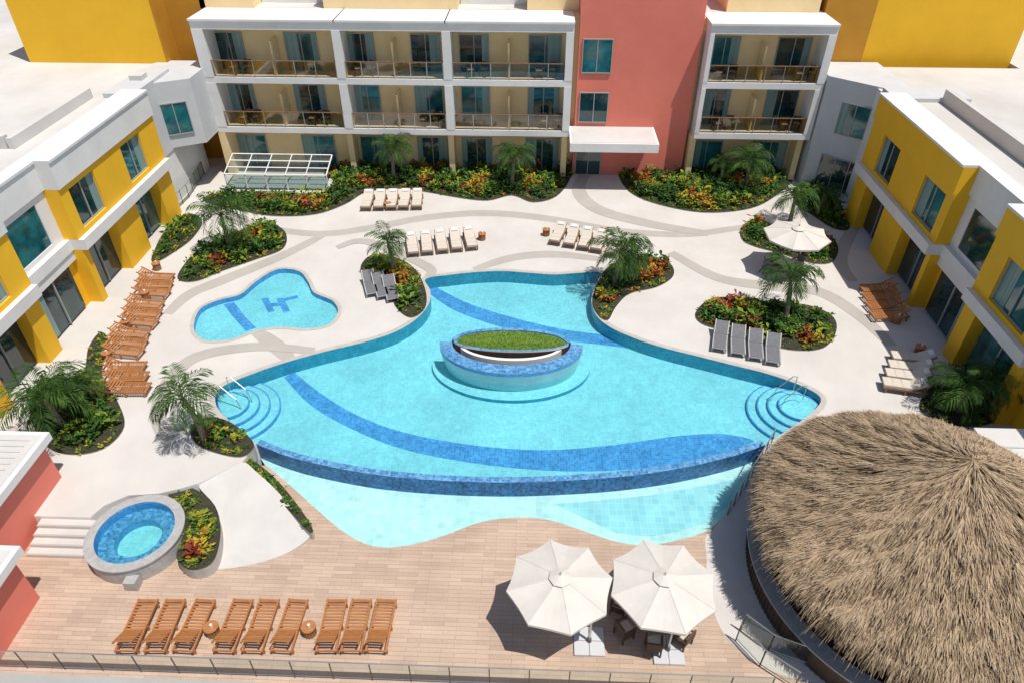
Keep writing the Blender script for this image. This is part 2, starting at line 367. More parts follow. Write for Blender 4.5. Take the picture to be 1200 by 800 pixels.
# ------------------------------------------------------------------ island bar in pool
isl=empty('pool_island_bar'); c=unproject(599,402,.72); cx,cy=c[0],c[1]
RX,RF,RB=3.55,2.35,1.15; ZT=.72
def arc(rx,ry,a0,a1,n,z): return [Vector((cx+rx*math.cos(a0+(a1-a0)*k/n),cy+ry*math.sin(a0+(a1-a0)*k/n),z)) for k in range(n+1)]
A0,A1=math.pi,2*math.pi
m_=MB()
fo=arc(RX,RF,A0,A1,48,ZT); fi_=arc(RX-.62,RF-.66,A0,A1,48,ZT)
m_.strip(fo,fi_,'tile_mix')
m_.strip(setz(arc(RX-.14,RF-.14,A0,A1,48,0),-.2),setz(fo,ZT-.2),'tile_v'); m_.strip(setz(fo,ZT-.2),fo,'tile_bandv')
m_.strip(setz(arc(RX-.3,RF-.3,A0,A1,48,0),FL),setz(arc(RX-.14,RF-.14,A0,A1,48,0),-.2),'tile_v')
m_.strip(arc(RX+.45,RF+.4,A0,A1,48,FL+.2),arc(RX-.3,RF-.3,A0,A1,48,FL+.2),'tile'); m_.strip(arc(RX+.45,RF+.4,A0,A1,48,FL),arc(RX+.45,RF+.4,A0,A1,48,FL+.2),'tile_wall')
m_.strip(fi_,setz(fi_,-.05),'white'); m_.build('counter_ring',isl)
m_=MB()
bo=arc(2.95,RB,0,math.pi,40,ZT+.1); bi=arc(2.72,RB-.2,0,math.pi,40,ZT+.1)
m_.strip(setz(bo,FL),bo,'tile_wall'); m_.strip(bo,bi,'tile_mix'); m_.strip(bi,setz(bi,ZT-.1),'tile_band')
fr=arc(2.72,.62,A0,A1,30,ZT+.02); m_.poly(setz(bi,ZT+.02)+fr[1:-1],'grass')
m_.strip(setz(fr,ZT+.08),setz(arc(2.86,.74,A0,A1,30,0),ZT+.08),'tile_mix')
m_.strip(setz(arc(2.86,.74,A0,A1,30,0),ZT-.0),setz(arc(2.86,.74,A0,A1,30,0),ZT+.08),'white')
m_.strip(setz(arc(2.86,.74,A0,A1,30,0),-.1),setz(arc(2.86,.74,A0,A1,30,0),ZT-.0),'woodd')
m_.poly(setz(arc(3.2,1.1,0,math.pi,30,0),-.1)+setz(arc(3.2,RF-.4,A0,A1,30,0),-.1)[1:-1],'woodd')
m_.strip(setz(arc(2.45,1.12,A0+.25,A1-.25,30,0),ZT-.05),setz(arc(2.6,1.3,A0+.25,A1-.25,30,0),ZT-.05),'white')
m_.strip(setz(arc(2.6,1.3,A0+.25,A1-.25,30,0),-.1),setz(arc(2.6,1.3,A0+.25,A1-.25,30,0),ZT-.05),'greywall')
m_.build('planter',isl)
m_=MB()
for k in range(4500):
    a=random.random()*2*math.pi; r=math.sqrt(random.random()); x=cx+2.65*r*math.cos(a); y=cy+(.93 if math.sin(a)>0 else .58)*r*math.sin(a)
    h=random.uniform(.03,.07); d=random.uniform(0,6.3); dx,dy=math.cos(d)*.014,math.sin(d)*.014
    z=ZT+.02; m_.add([(x-dx,y-dy,z),(x+dx,y+dy,z),(x+random.uniform(-.05,.05),y+random.uniform(-.05,.05),z+h)],[(0,1,2)],'gC' if random.random()<.4 else 'gB')
m_.build('lawn',isl)
# ------------------------------------------------------------------ hot tub
ht=empty('hot_tub'); RT=.1; c=unproject(158,622,RT); hx,hy=c[0],c[1]; m_=MB()
def ring(r,z,n=64): return [Vector((hx+r*math.cos(2*math.pi*k/n),hy+r*math.sin(2*math.pi*k/n),z)) for k in range(n)]
m_.strip(ring(1.74,LZ),ring(1.74,RT-.08),'stone',True); m_.strip(ring(1.74,RT-.08),ring(1.78,RT-.07),'stone',True); m_.strip(ring(1.78,RT-.07),ring(1.78,RT),'stone',True); m_.strip(ring(1.78,RT),ring(1.42,RT),'stone',True)
m_.strip(ring(1.42,RT),ring(1.40,-.3),'tile_bandv',True)
m_.strip(ring(1.40,-.3),ring(.85,-.3),'tile_mix',True); m_.strip(ring(.85,-.3),ring(.83,-.64),'tile_bandv',True); m_.add(ring(.83,-.64),[tuple(range(64))],'tile'); m_.build('tub_shell',ht)
m_=MB(); m_.add(ring(1.41,-.0),[tuple(range(64))],'water2'); m_.build('water_surface',ht)
m_=MB(); m_.box(hx+.35,hx+.8,hy-2.0,hy-1.62,LZ,-.25,'stone'); m_.build('step',ht)
# ------------------------------------------------------------------ planting
def plant(mb,x,y,z,h,r,m,n,m2=None):
    for k in range(n):
        a=random.uniform(0,6.283); e=random.uniform(.05,1.35); L=r*random.uniform(.5,1.05)
        ca,sa=math.cos(a),math.sin(a); 
        ox,oy=random.uniform(-.4,.4)*r,random.uniform(-.4,.4)*r; oz=z+h*random.uniform(.1,.8)
        dx,dy,dz=ca*math.cos(e)*L,sa*math.cos(e)*L,math.sin(e)*L*.8
        w=L*random.uniform(.14,.26)
        p0=(x+ox,y+oy,oz); pm=(p0[0]+dx*.55,p0[1]+dy*.55,oz+dz*.7); pt=(p0[0]+dx,p0[1]+dy,oz+dz*.85-.05*L)
        mb.add([p0,(pm[0]-sa*w,pm[1]+ca*w,pm[2]-.03),pt,(pm[0]+sa*w,pm[1]-ca*w,pm[2]-.03)],[(0,1,2,3)],m2 if (m2 and random.random()<.35) else m)
def bed(px,z=0,dens=9,pal='mix',hs=1.0,sm=True,thick=.1,carpet=40):
    e=empty('planting_bed'); W=ccw(S(px,z,sm=sm)); W=[Vector(p) for p in W]
    s_=MB(); s_.slab(W,z-thick-.6,z+.05,'soil','coping'); s_.build('soil',e)
    m_=MB(); xs=[p[0] for p in W]; ys=[p[1] for p in W]
    A=abs(area(W)); N=int(A*dens); k=0; t=0; Wi=offset(W,-.1)
    ph=random.uniform(0,10)
    for _ in range(int(A*carpet)):
        x=random.uniform(min(xs),max(xs)); y=random.uniform(min(ys),max(ys))
        if inside(Wi,x,y): plant(m_,x,y,z+.04,.1,.16,random.choice(['gB','gA','gC','gB']),2)
    while k<N and t<N*40:
        t+=1; x=random.uniform(min(xs),max(xs)); y=random.uniform(min(ys),max(ys))
        if not inside(Wi,x,y): continue
        k+=1
        de=min((Vector((x,y,0))-Vector((p[0],p[1],0))).length for p in W)
        q=math.sin(x*1.7+ph)+math.sin(y*2.1+ph*2)+math.sin((x+y)*.9+ph)+random.uniform(-.8,.8)
        edge=de<.5
        if edge:
            m=random.choice(['gC','gD','gB','gC','gB','gD']) if q>-.6 else random.choice(['gB','gA','gC','gC','gF'])
            h=random.uniform(.12,.3); r=random.uniform(.16,.28); n=13
        else:
            if q>1.35: m=random.choice(['gE','gF','gD','gE'])
            elif q>.3: m=random.choice(['gC','gB','gD','gC'])
            elif q>-.9: m=random.choice(['gA','gB','gB','gC'])
            else: m=random.choice(['gA','gA','gB'])
            big=random.random()<.12
            h=random.uniform(.3,.8)*hs*(1.4 if big else 1); r=random.uniform(.26,.46)*(1.5 if big else 1); n=20
        if pal=='green' and m in('gE','gF'): m='gB'
        m2={'gE':'gF','gD':'gC','gF':'gD','gC':'gB','gA':'gB','gB':'gA'}[m]
        plant(m_,x,y,z,h,r,m,n,m2)
    m_.build('shrubs',e); return e
bed([(238,236),(262,226),(330,227),(386,224),(388,196),(520,193),(664,194),(668,210),(652,231),(625,238),(600,230),(572,236),(540,233),(500,226),(470,222),(430,226),(405,240),(370,252),(320,254),(280,247)],dens=8)
bed([(725,206),(738,226),(770,240),(825,250),(880,245),(912,228),(930,208),(905,195),(800,193),(732,197)],dens=9)
bed([(930,222),(950,214),(975,226),(992,255),(994,270),(975,268),(950,252),(932,240)],dens=9)
bed([(868,268),(885,257),(903,264),(905,278),(935,283),(968,276),(982,290),(975,308),(950,309),(915,298),(885,290),(870,282)],dens=9)
bed([(815,367),(833,351),(868,349),(900,354),(945,358),(974,370),(980,388),(965,408),(930,411),(890,402),(850,389),(822,380)])
bed([(694,352),(703,327),(718,310),(755,301),(784,309),(789,324),(770,337),(738,345),(722,360),(712,376),(699,368)])
bed([(423,312),(438,299),(468,304),(488,318),(499,342),(498,362),(482,373),(465,362),(452,338),(428,328)])
bed([(210,320),(232,294),(268,276),(310,262),(334,272),(332,292),(300,305),(262,318),(232,330),(212,330)])
bed([(178,302),(198,264),(222,251),(237,260),(226,280),(202,298),(185,307)],hs=.6)
bed([(95,440),(104,408),(118,390),(128,402),(120,440),(138,470),(146,500),(122,526),(82,533),(52,520),(34,480),(48,446)])
bed([(224,502),(240,490),(266,493),(290,510),(298,524),(282,536),(247,529),(228,518)])
bed([(196,574),(222,571),(246,586),(258,612),(257,640),(247,662),(222,668),(207,652),(216,620),(206,592)],z=-.2,dens=12,hs=.8,thick=.3)
bed([(1078,482),(1092,452),(1130,436),(1160,458),(1168,492),(1125,500)],pal='green',hs=1.3)
bed([(284,540),(297,540),(322,560),(346,588),(366,618),(362,624),(340,600),(316,575),(296,556)],z=-.35,dens=20,hs=.35,pal='green',thick=.5)
def palm(u,v,h,r,name='palm_tree'):
    p=unproject(u,v,0); m_=MB(); lean=Vector((random.uniform(-.25,.25),random.uniform(-.25,.25),0))
    pts=[];rr=[]
    for k in range(11):
        t=k/10; pts.append(p+lean*t*t+Vector((0,0,h*t))); rr.append(.15*(1-.45*t)+(.06 if k==0 else 0)+(.012 if k%2 else 0))
    m_.tube(pts,rr,'trunk',10); top=pts[-1]
    nf=random.randint(17,21)
    for i in range(nf):
        az=i*2.399+random.uniform(-.3,.3); t0=i/nf; el=R(80)-R(88)*t0+random.uniform(-.15,.15)
        L=r*1.28*random.uniform(.78,1.1); seg=9; q=top.copy(); P_=[q.copy()];D_=[]
        e=el; cv=random.uniform(8,13)
        for k in range(seg):
            d=Vector((math.cos(az)*math.cos(e),math.sin(az)*math.cos(e),math.sin(e))); q=q+d*(L/seg); P_.append(q.copy()); D_.append(d); e-=R(cv+9*(k/seg)) 
        m_.tube(P_,[.020*(1-k/(seg+1)) +.004 for k in range(seg+1)],'palm',3)
        side=Vector((-math.sin(az),math.cos(az),0)); mt='palm' if random.random()<.55 else 'palm2'
        nl=22
        for k in range(nl):
            t=.14+.86*k/nl; f=t*seg; j=min(int(f),seg-1); pt=P_[j].lerp(P_[j+1],f-j); d=D_[j]; up=side.cross(d)*-1
            if up.z<0: up=-up
            ll=r*.38*(math.sin(math.pi*min(1,.18+t*.82))**.7+.12)*random.uniform(.8,1.15)
            for s_ in(-1,1):
                ld=(side*s_*.75+d*.75+up*.18+Vector((0,0,-.3))+Vector((random.uniform(-.15,.15),)*3)).normalized()
                wv=d*.034*r/1.7
                mid=pt+ld*ll*.5+Vector((0,0,.02)); tip=pt+ld*ll+Vector((0,0,-.25*ll))
                m_.add([pt,mid+wv,tip,mid-wv],[(0,1,2,3)],mt)
    m_.build(name)
for a in[(462,214,2.6,1.6),(600,222,2.5,1.6),(873,222,2.0,1.8),(845,214,1.4,1.1),(270,292,2.4,1.9),(462,322,2.2,1.25),(720,336,2.4,1.7),(738,330,1.5,1.1),(920,372,2.4,1.7),(925,262,1.9,1.5),(958,250,1.4,1.2),(75,502,2.0,1.9),(95,480,1.3,1.2),(240,514,2.6,1.6),(1122,482,1.3,1.6),(1140,476,1.8,1.3)]: palm(*a)
# ------------------------------------------------------------------ buildings
def window(mb,x0,x1,y,z0,z1,m='win',n=2,curt=True):
    """window facing -y"""
    f=.06
    mb.box(x0,x1,y-.02,y+.02,z0,z1,m)
    mb.box(x0-f,x0,y-.07,y+.03,z0-f,z1+f,'frame'); mb.box(x1,x1+f,y-.07,y+.03,z0-f,z1+f,'frame')
    mb.box(x0,x1,y-.07,y+.03,z1,z1+f,'frame'); mb.box(x0,x1,y-.07,y+.03,z0-f,z0,'frame')
    for k in range(1,n):
        x=x0+(x1-x0)*k/n; mb.box(x-.03,x+.03,y-.06,y-.021,z0,z1,'frame')
    if curt:
        a=random.choice([0,1]); w_=(x1-x0)*random.uniform(.18,.42)
        if a: mb.box(x1-w_,x1,y-.03,y-.0205,z0,z1,'curtain')
        else: mb.box(x0,x0+w_,y-.03,y-.0205,z0,z1,'curtain')
        if random.random()<.4:
            w_=(x1-x0)*.15
            if a: mb.box(x0,x0+w_,y-.03,y-.0205,z0,z1,'curtain')
            else: mb.box(x1-w_,x1,y-.03,y-.0205,z0,z1,'curtain')
hotel=empty('hotel_building')
YF,YW=47.8,49.6; fz=[3.5,6.95,10.4]; TZ=10.75
m_=MB(); m_.box(-22.7,2.7,YW,64,0,TZ,'beige'); m_.box(10.7,19,YW,64,0,TZ,'beige')
for (a,b_) in((-23.1,-19.4),(-14.6,-5.5),(-.8,2.68),(12.5,18.6)): m_.box(a,b_,50.9,60,TZ,13.9,'beige')
m_.build('walls',hotel)
m_=MB(); m_.box(2.7,10.7,48.9,64,0,14.5,'pink'); m_.build('coral_wall',hotel)
m_=MB()
frames=[(-22.7,-13.2),(-13.2,-6.0),(-6.0,2.3),(11.0,19.0)]
for fi_n,(a,b_) in enumerate(frames):
    for i,z in enumerate(fz):
        t=.22
        m_.box(a,b_-.003,YF,YW-.003,z-t,z+(.18 if i<2 else .3),'white')
        if i==2: m_.box(a-.05,b_+.02,YF-.1,YW+1.28,z+.302,z+.42,'white')
    w0=.75 if fi_n==0 else .28; w1=.28 if fi_n<2 else .5
    for (p,q) in((a-.002,a+w0),(b_-w1,b_-.001)):
        for i in range(2): m_.box(p,q,YF-.02,YW-.004,fz[i]+.182,fz[i+1]-.222,'white')
m_.box(-22.7,-22.2,YF,YW,0,3.27,'beige')
m_.box(-22.6,2.68,51,63,TZ+.01,TZ+.06,'roof'); m_.box(10.8,19,51,63,TZ+.01,TZ+.06,'roof')
for (a,b_) in((-19.35,-14.65),(-5.45,-.85)): m_.box(a,b_,52.5,58,TZ+.06,12.6,'white')
m_.build('balcony_slabs',hotel)
m_=MB()
for x in(-13.4,-6.1,2.0,11.1,18.6): m_.box(x-.2,x+.2,YF+.5,YW-.01,0,3.27,'beige')
doors=[(-22.0,-20.2),(-17.2,-15.1),(-12.85,-11.2),(-8.6,-6.7),(-5.3,-3.4),(-.6,1.5),(11.5,13.4),(16.0,18.1)]
FZ=[3.7,7.15]
for (a,b_) in doors:
    for z in FZ: window(m_,a,b_,YW-.03,z,z+2.4,random.choice(['win','wind']))
    window(m_,a-.1,b_+.1,YW-.03,.05,2.4,random.choice(['wind','win']))
    m_.box((a+b_)/2-.12,(a+b_)/2+.12,YW-.1,YW-.0,6.45,6.6,'white')
m_.build('windows',hotel)
m_=MB()
window(m_,3.0,4.9,48.87,7.4,9.5,'win',2,False); window(m_,3.0,4.9,48.87,4.0,6.0,'wind',2,False); window(m_,2.95,4.7,48.87,.05,2.4,'wind',2,False)
m_.build('stair_windows',hotel)
m_=MB(); m_.box(2.3,8.3,45.7,48.88,3.05,3.65,'white'); m_.box(2.45,8.15,45.85,48.8,3.652,3.68,'roof'); m_.build('entrance_canopy',hotel)
m_=MB()
for (a,b_) in frames:
    for z in FZ:
        x0,x1=a+(.76 if a<-22 else .31),b_-.32
        m_.box(x0,x1,YF+.08,YF+.1,z+.05,z+1.02,'glass_brown')
        m_.box(x0,x1,YF+.06,YF+.12,z+1.03,z+1.08,'woodm')
        n=6
        for k in range(n+1):
            x=x0+(x1-x0)*k/n; m_.box(x-.025,x+.025,YF+.03,YF+.078,z,z+1.05,'metal')
        xm=(x0+x1)/2-.1; m_.box(xm-.06,xm+.06,YF+.5,YW-.05,z,z+2.2,'beige')
m_.build('balcony_railings',hotel)
t=empty('yellow_tower_block'); m_=MB()
m_.box(-35.2,-25.6,49.0,62,0,17,'yellow'); m_.build('walls',t); m_=MB(); m_.box(-25.598,-22.72,50.9,60,0,16,'ochre_shade'); m_.box(-25.598,-25.5,49.05,50.9,0,17,'ochre_shade'); m_.build('shaded_link_wall',t)  # link wall and thin side skin carry painted shade
t=empty('yellow_tower_block'); m_=MB()
m_.box(22.3,32.6,51.2,62,0,17,'yellow'); m_.build('walls',t); m_=MB(); m_.box(19.02,22.298,50.9,60,0,16,'ochre_shade'); m_.box(22.2,22.298,51.4,60,0,17,'ochre_shade'); m_.build('shaded_link_wall',t)  # shade painted into link wall and side skin here too
e=empty('rear_roof_block'); m_=MB(); m_.box(-90,-35.25,49.01,95,0,7.6,'roof'); m_.box(32.65,90,50.01,95,0,7.6,'roof'); m_.build('roof',e)
def wing(name,sgn,xf,bays,yend,ynear,yellowfascia):
    e=empty(name)
    def bx(mb,s0,s1,y0,y1,z0,z1,m):
        xa=xf-sgn*s0; xb=xf-sgn*s1
        mb.box(min(xa,xb),max(xa,xb),y0,y1,z0,z1,m)
    w_=MB(); wi=MB(); tr=MB()
    bx(w_,-66,-.9,ynear,yend,0,7.6,'white')
    bx(w_,-66,-1.3,ynear,yend-.02,7.602,7.62,'roof')
    for (y0,y1,kind,yc,ww) in bays:
        pr=0.0 if kind=='Y' else -.75
        wm='yellow' if kind=='Y' else 'white'
        z0,z1=4.15,6.35
        a,b_=yc-ww/2,yc+ww/2
        for (p,q,r_,t_) in((y0+.003,a,3.9,6.7),(b_,y1-.003,3.9,6.7),(a,b_,3.9,z0),(a,b_,z1,6.7)):
            bx(w_,-.9,pr,p,q,r_,t_,wm)
        bx(wi,-.8,pr-.22,a,b_,z0,z1,random.choice(['win','wind']))
        k=(b_-a)*random.uniform(.2,.4); bx(wi,pr-.219,pr-.2,b_-k,b_,z0,z1,'curtain')
        bx(wi,pr-.2,pr-.14,(a+b_)/2-.035,(a+b_)/2+.035,z0,z1,'frame')
        for (p,q) in((a,a+.06),(b_-.06,b_)): bx(wi,pr-.198,pr-.12,p,q,z0,z1,'frame')
        bx(wi,pr-.198,pr-.12,a+.06,b_-.06,z0,z0+.06,'frame'); bx(wi,pr-.198,pr-.12,a+.06,b_-.06,z1-.06,z1,'frame')
        bx(tr,-.9,pr+.28,y0,y1-.002,3.3,3.898,'white')
        fm='yellow' if (yellowfascia and kind=='Y') else 'white'
        bx(tr,-1.3,pr+.12,y0,y1-.002,6.702,8.1,fm); bx(tr,-1.35,pr+.2,y0,y1-.004,8.102,8.22,'white')
        bx(w_,-.9,-.55,y0,y1,2.75,3.298,'white')
        bx(wi,-.9,-.7,a-.3,b_+.3,.15,2.75,random.choice(['wind','win','wind'])); bx(wi,-.698,-.62,yc-.04,yc+.04,.15,2.75,'frame')
        bx(wi,-.699,-.68,a-.3,a+.35,.15,2.68,'curtain')
        bx(wi,-.698,-.64,a-.3,b_+.3,2.68,2.75,'frame')
        for (p,q) in((y0+.002,a-.3),(b_+.3,y1-.002)): bx(w_,-.9,pr-.05,p,q,0,3.297,'yellow' )
    w_.build('walls',e); wi.build('windows',e); tr.build('white_trim',e)
    return e
lw=wing('wing_building',-1,-23.7,[(36.2,41.8,'Y',38.6,2.3),(31.2,36.2,'Y',33.2,2.4),(27,31.2,'W',29,2.6),(22,27,'Y',24.4,2.4),(17.2,22,'W',19.6,2.4)],49,17.2,False)
rwg=wing('wing_building',1,20.6,[(37.2,42.8,'Y',39.8,2.3),(32.3,37.2,'Y',34.2,2.4),(28.3,32.3,'W',30.3,2.6),(23.2,28.3,'Y',25.6,2.8),(18.6,23.2,'W',20.8,2.4)],50,18.6,True)
def corner(parent,A,B,z0,z1,back,low):
    A=Vector(A);B=Vector(B); m_=MB(); pts=[(A.x,A.y),(B.x,B.y)]+back
    P_=ccw([Vector((*p,0)) for p in pts]); m_.slab(P_,z0,z1,'greywall'); m_.build('corner_volume',parent)
    d=(B-A); L=d.length; ang=math.atan2(d.y,d.x); T=Matrix.Translation((A.x,A.y,0))@Matrix.Rotation(ang,4,'Z')
    m_=MB(); mm=MB()
    window(mm,L*.28,L*.85,-.03,4.3,6.3,'win',3,True)
    if low: window(mm,L*.2,L*.8,-.03,.4,2.6,'wind',3,False)
    m_.v=[tuple(T@Vector(v)) for v in mm.v]; m_.f=mm.f; m_.m=mm.m; m_.mats=mm.mats; m_.build('corner_window',parent)
corner(lw,(-26.4,43.6),(-22.6,45.6),3.4,7.7,[(-22.6,49.5),(-25.4,49.5),(-26.4,48.9)],False)
corner(rwg,(19.1,47.6),(22.8,44.4),0,7.7,[(23.4,44.4),(23.4,50.8),(19.1,50.8)],True)
m_=MB(); m_.box(-26.4,-24.52,41.9,47,3.3,7.9,'greywall'); m_.box(-26,-24.9,42,48.9,0,3.28,'wind'); m_.box(-24.6,-24.3,42,42.3,0,3.28,'yellow')
for k in range(6): m_.box(-24.898,-24.84,42.4+k*1.1,42.46+k*1.1,0,3.27,'frame')
m_.build('ground_glazing',lw)
m_=MB(); m_.box(21.52,26,42.9,44.9,0,7.85,'greywall'); m_.build('link',rwg)
def rooftop(parent,boxes):
    m_=MB()
    for b_ in boxes: m_.box(*b_,'roof')
    m_.build('roof_curbs',parent)
rooftop(lw,[(-88,-27.5,34,34.35,7.63,8.3),(-60,-27.8,29.5,33.6,7.63,8.0),(-27.4,-27.1,34,42,7.63,8.2),(-25.9,-25.1,44.4,45.2,7.72,8.2)])
rooftop(rwg,[(24.3,24.6,31,43,7.63,8.4),(24.602,80,31,31.3,7.63,8.4),(24,80,27,27.3,7.63,8.3),(25,30,20,26,7.63,8.1)])
for (x1,y0,y1,zt,z0) in((-19.2,14.2,18.7,2.35,-.7),(-17.5,11.0,13.7,2.0,-.7)):
    e=empty('coral_pavilion'); m_=MB(); m_.box(-40,x1,y0,y1,z0,zt-.35,'pink'); m_.build('walls',e)
    m_=MB(); m_.box(-40,x1+.3,y0-.1,y1+.25,zt-.348,zt,'white'); m_.box(-40,x1+.1,y0+.1,y1+.05,zt+.002,zt+.03,'roof')
    for k in range(14):
        if y0+.34+k*.3<y1: m_.box(x1-3.2,x1-.2,y0+.3+k*.3,y0+.34+k*.3,zt+.031,zt+.07,'roof')
    m_.build('roof',e)
e=empty('service_building'); m_=MB(); p=unproject(1150,505,2.2); m_.box(p[0],p[0]+20,p[1]-6,p[1],0,2.0,'white'); m_.box(p[0]-.2,p[0]+20,p[1]-6.2,p[1]+.2,2.002,2.2,'roof'); 
for k in range(8): m_.box(p[0],p[0]+20,p[1]-5.8+k*.7,p[1]-5.72+k*.7,2.202,2.26,'greywall')
m_.build('roof',e)
e=empty('glass_pergola'); m_=MB(); x0,x1,ya,yb=-21.8,-14.6,45.2,47.3
def zz(y): return 1.3+(y-ya)/(yb-ya)*.6
for k in range(6):
    x=x0+(x1-x0)*k/5
    m_.tube([(x,ya,0),(x,ya,1.3),(x,yb,1.9)],.05,'white',4)
for k in range(4):
    y=ya+(yb-ya)*k/3; m_.tube([(x0,y,zz(y)),(x1,y,zz(y))],.05,'white',4)
m_.tube([(x0,ya,.06),(x1,ya,.06)],.06,'white',4)
m_.build('frame',e); m_=MB()
m_.add([(x0,ya,1.32),(x1,ya,1.32),(x1,yb,1.92),(x0,yb,1.92)],[(0,1,2,3)],'glassw'); m_.add([(x0,ya+.02,.1),(x1,ya+.02,.1),(x1,ya+.02,1.28),(x0,ya+.02,1.28)],[(0,1,2,3)],'glassw'); m_.box(x0+.1,x1-.1,ya+.1,yb-.1,.1,.14,'greywall'); m_.build('glass_panes',e)
# ------------------------------------------------------------------ palapa
pal=empty('thatched_palapa'); PX,PY,RE,ZE,ZA=13.8,15.45,5.72,2.3,5.6
def lump(a,r): return .07*math.sin(a*11+r*1.3)*math.sin(r*1.9+a*3)+.05*math.sin(a*27+r*3)*min(1,r/2)
m_=MB(); n=120; rings=20; vs=[]
for j in range(rings+1):
    f=j/rings
    for k in range(n):
        a=2*math.pi*k/n; rr=RE*f*(1+.012*math.sin(a*7)+.01*math.sin(a*13+j)); 
        z=ZA-(ZA-ZE)*(f**1.12)+lump(a,rr)+random.uniform(-.04,.02); vs.append((PX+rr*math.cos(a),PY+rr*math.sin(a),z))
fs=[(j*n+k,(j+1)*n+k,(j+1)*n+(k+1)%n,j*n+(k+1)%n) for j in range(rings) for k in range(n)]
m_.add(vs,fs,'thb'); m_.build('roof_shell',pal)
m_=MB()
sl=(ZA-ZE)/RE
for i in range(95000):
    fr_=math.sqrt(random.random())
    a=random.uniform(0,6.2832); r=RE*fr_
    z=ZA-(ZA-ZE)*(fr_**1.12)+lump(a,r)
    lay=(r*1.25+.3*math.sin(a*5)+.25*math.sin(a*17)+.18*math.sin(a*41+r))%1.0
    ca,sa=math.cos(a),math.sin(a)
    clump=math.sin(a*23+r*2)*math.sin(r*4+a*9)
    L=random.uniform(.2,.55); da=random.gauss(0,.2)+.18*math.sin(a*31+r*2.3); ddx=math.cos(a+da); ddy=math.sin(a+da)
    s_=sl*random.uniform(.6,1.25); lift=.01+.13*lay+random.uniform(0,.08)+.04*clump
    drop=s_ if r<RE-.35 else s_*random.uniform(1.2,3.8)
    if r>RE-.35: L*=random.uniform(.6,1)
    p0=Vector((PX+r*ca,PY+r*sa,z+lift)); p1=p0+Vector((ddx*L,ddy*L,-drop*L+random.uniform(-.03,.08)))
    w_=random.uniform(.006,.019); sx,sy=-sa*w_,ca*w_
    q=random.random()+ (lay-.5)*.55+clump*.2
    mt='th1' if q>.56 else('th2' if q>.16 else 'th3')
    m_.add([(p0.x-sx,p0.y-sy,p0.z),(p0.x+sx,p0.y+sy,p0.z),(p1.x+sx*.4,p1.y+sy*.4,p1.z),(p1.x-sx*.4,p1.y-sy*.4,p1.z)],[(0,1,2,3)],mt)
m_.build('thatch_strands',pal)
m_=MB(); m_.cyl(PX,PY,.26,.05,ZA-.02,ZA+.2,'th2',12)
for k in range(10):
    a=k*.628; m_.tube([(PX,PY,ZA+.18),(PX+.42*math.cos(a),PY+.42*math.sin(a),ZA-.10)],.02,'th1',4)
m_.build('ridge_cap',pal)
m_=MB(); nn=60
def parc(r,z,a0=R(95),a1=R(330)): return [Vector((PX+r*math.cos(a0+(a1-a0)*k/nn),PY+r*math.sin(a0+(a1-a0)*k/nn),z)) for k in range(nn+1)]
m_.strip(parc(5.55,LZ),parc(5.55,.35),'woodd'); m_.strip(parc(5.55,.35),parc(5.25,.35),'woodm'); m_.strip(parc(5.25,.35),parc(5.25,LZ),'woodd')
m_.strip(parc(5.72,.42),parc(5.15,.42),'stone'); m_.strip(parc(5.72,.36),parc(5.72,.42),'stone')
for k in range(nn*2):
    a=R(95)+(R(235))*k/(nn*2); x,y=PX+5.57*math.cos(a),PY+5.57*math.sin(a); m_.tube([(x,y,LZ),(x,y,.34)],.02,'woodd',4)
m_.cyl(PX,PY,5.1,5.1,LZ,LZ+.02,'woodd',48)
for k in range(12):
    a=k*2*math.pi/12+.2; x,y=PX+4.9*math.cos(a),PY+4.9*math.sin(a); m_.tube([(x,y,LZ),(x,y,2.6)],.11,'woodm',8)
m_.build('bar_and_posts',pal)
# ------------------------------------------------------------------ furniture
def lounger_mesh(kind):
    m_=MB(); wd=.66; L=1.95; hb=.72; zs=.32
    fm={'wood':'wood','cush':'woodm','grey':'gframe'}[kind]
    for sx in(-1,1):
        m_.box(sx*wd/2-.03,sx*wd/2+.03,0,L,zs-.09,zs,fm)
        for y in(.12,.95,L-.15): m_.box(sx*wd/2-.035,sx*wd/2+.035,y-.035,y+.035,0,zs-.09,fm)
    for y in(0.02,L-.06): m_.box(-wd/2+.03,wd/2-.03,y,y+.04,zs-.08,zs-.01,fm)
    T=Matrix.Translation((0,hb,zs+.01))@Matrix.Rotation(R(-30),4,'X')
    if kind=='wood':
        y=hb+.03
        while y<L-.05: m_.box(-wd/2+.032,wd/2-.032,y,y+.07,zs-.03,zs-.006,fm); y+=.118
        for k in range(6): m_.box(-wd/2+.06,wd/2-.06,-.09-k*.118,-.02-k*.118,0,.025,fm,T)
        for sx in(-.29,.29): m_.box(sx-.025,sx+.025,-.76,0,-.03,.03,fm,T)
    elif kind=='cush':
        m_.box(-wd/2+.02,wd/2-.02,hb,L-.02,zs+.005,zs+.1,'cush')
        for k in range(3): m_.box(-wd/2+.03,wd/2-.03,hb+.02+k*.41,hb+.4+k*.41,zs+.1,zs+.115,'cush')
        m_.box(-wd/2+.02,wd/2-.02,-.76,0,.0,.1,'cush',T); m_.box(-.2,.2,-.72,-.5,.1,.16,'pillow',T); m_.box(-wd/2,wd/2,-.78,-.01,-.04,-.002,fm,T)
    else:
        m_.box(-wd/2+.03,wd/2-.03,hb,L-.04,zs-.02,zs+.015,'grey'); m_.box(-wd/2+.03,wd/2-.03,-.76,0,-.01,.02,'grey',T)
        for sx in(-1,1): m_.box(sx*wd/2-.022,sx*wd/2+.022,-.78,0,-.03,.03,fm,T)
    o=m_.build('sun_lounger'); me=o.data; bpy.data.objects.remove(o); 
    for v in me.vertices: v.co.y-=.95
    return me
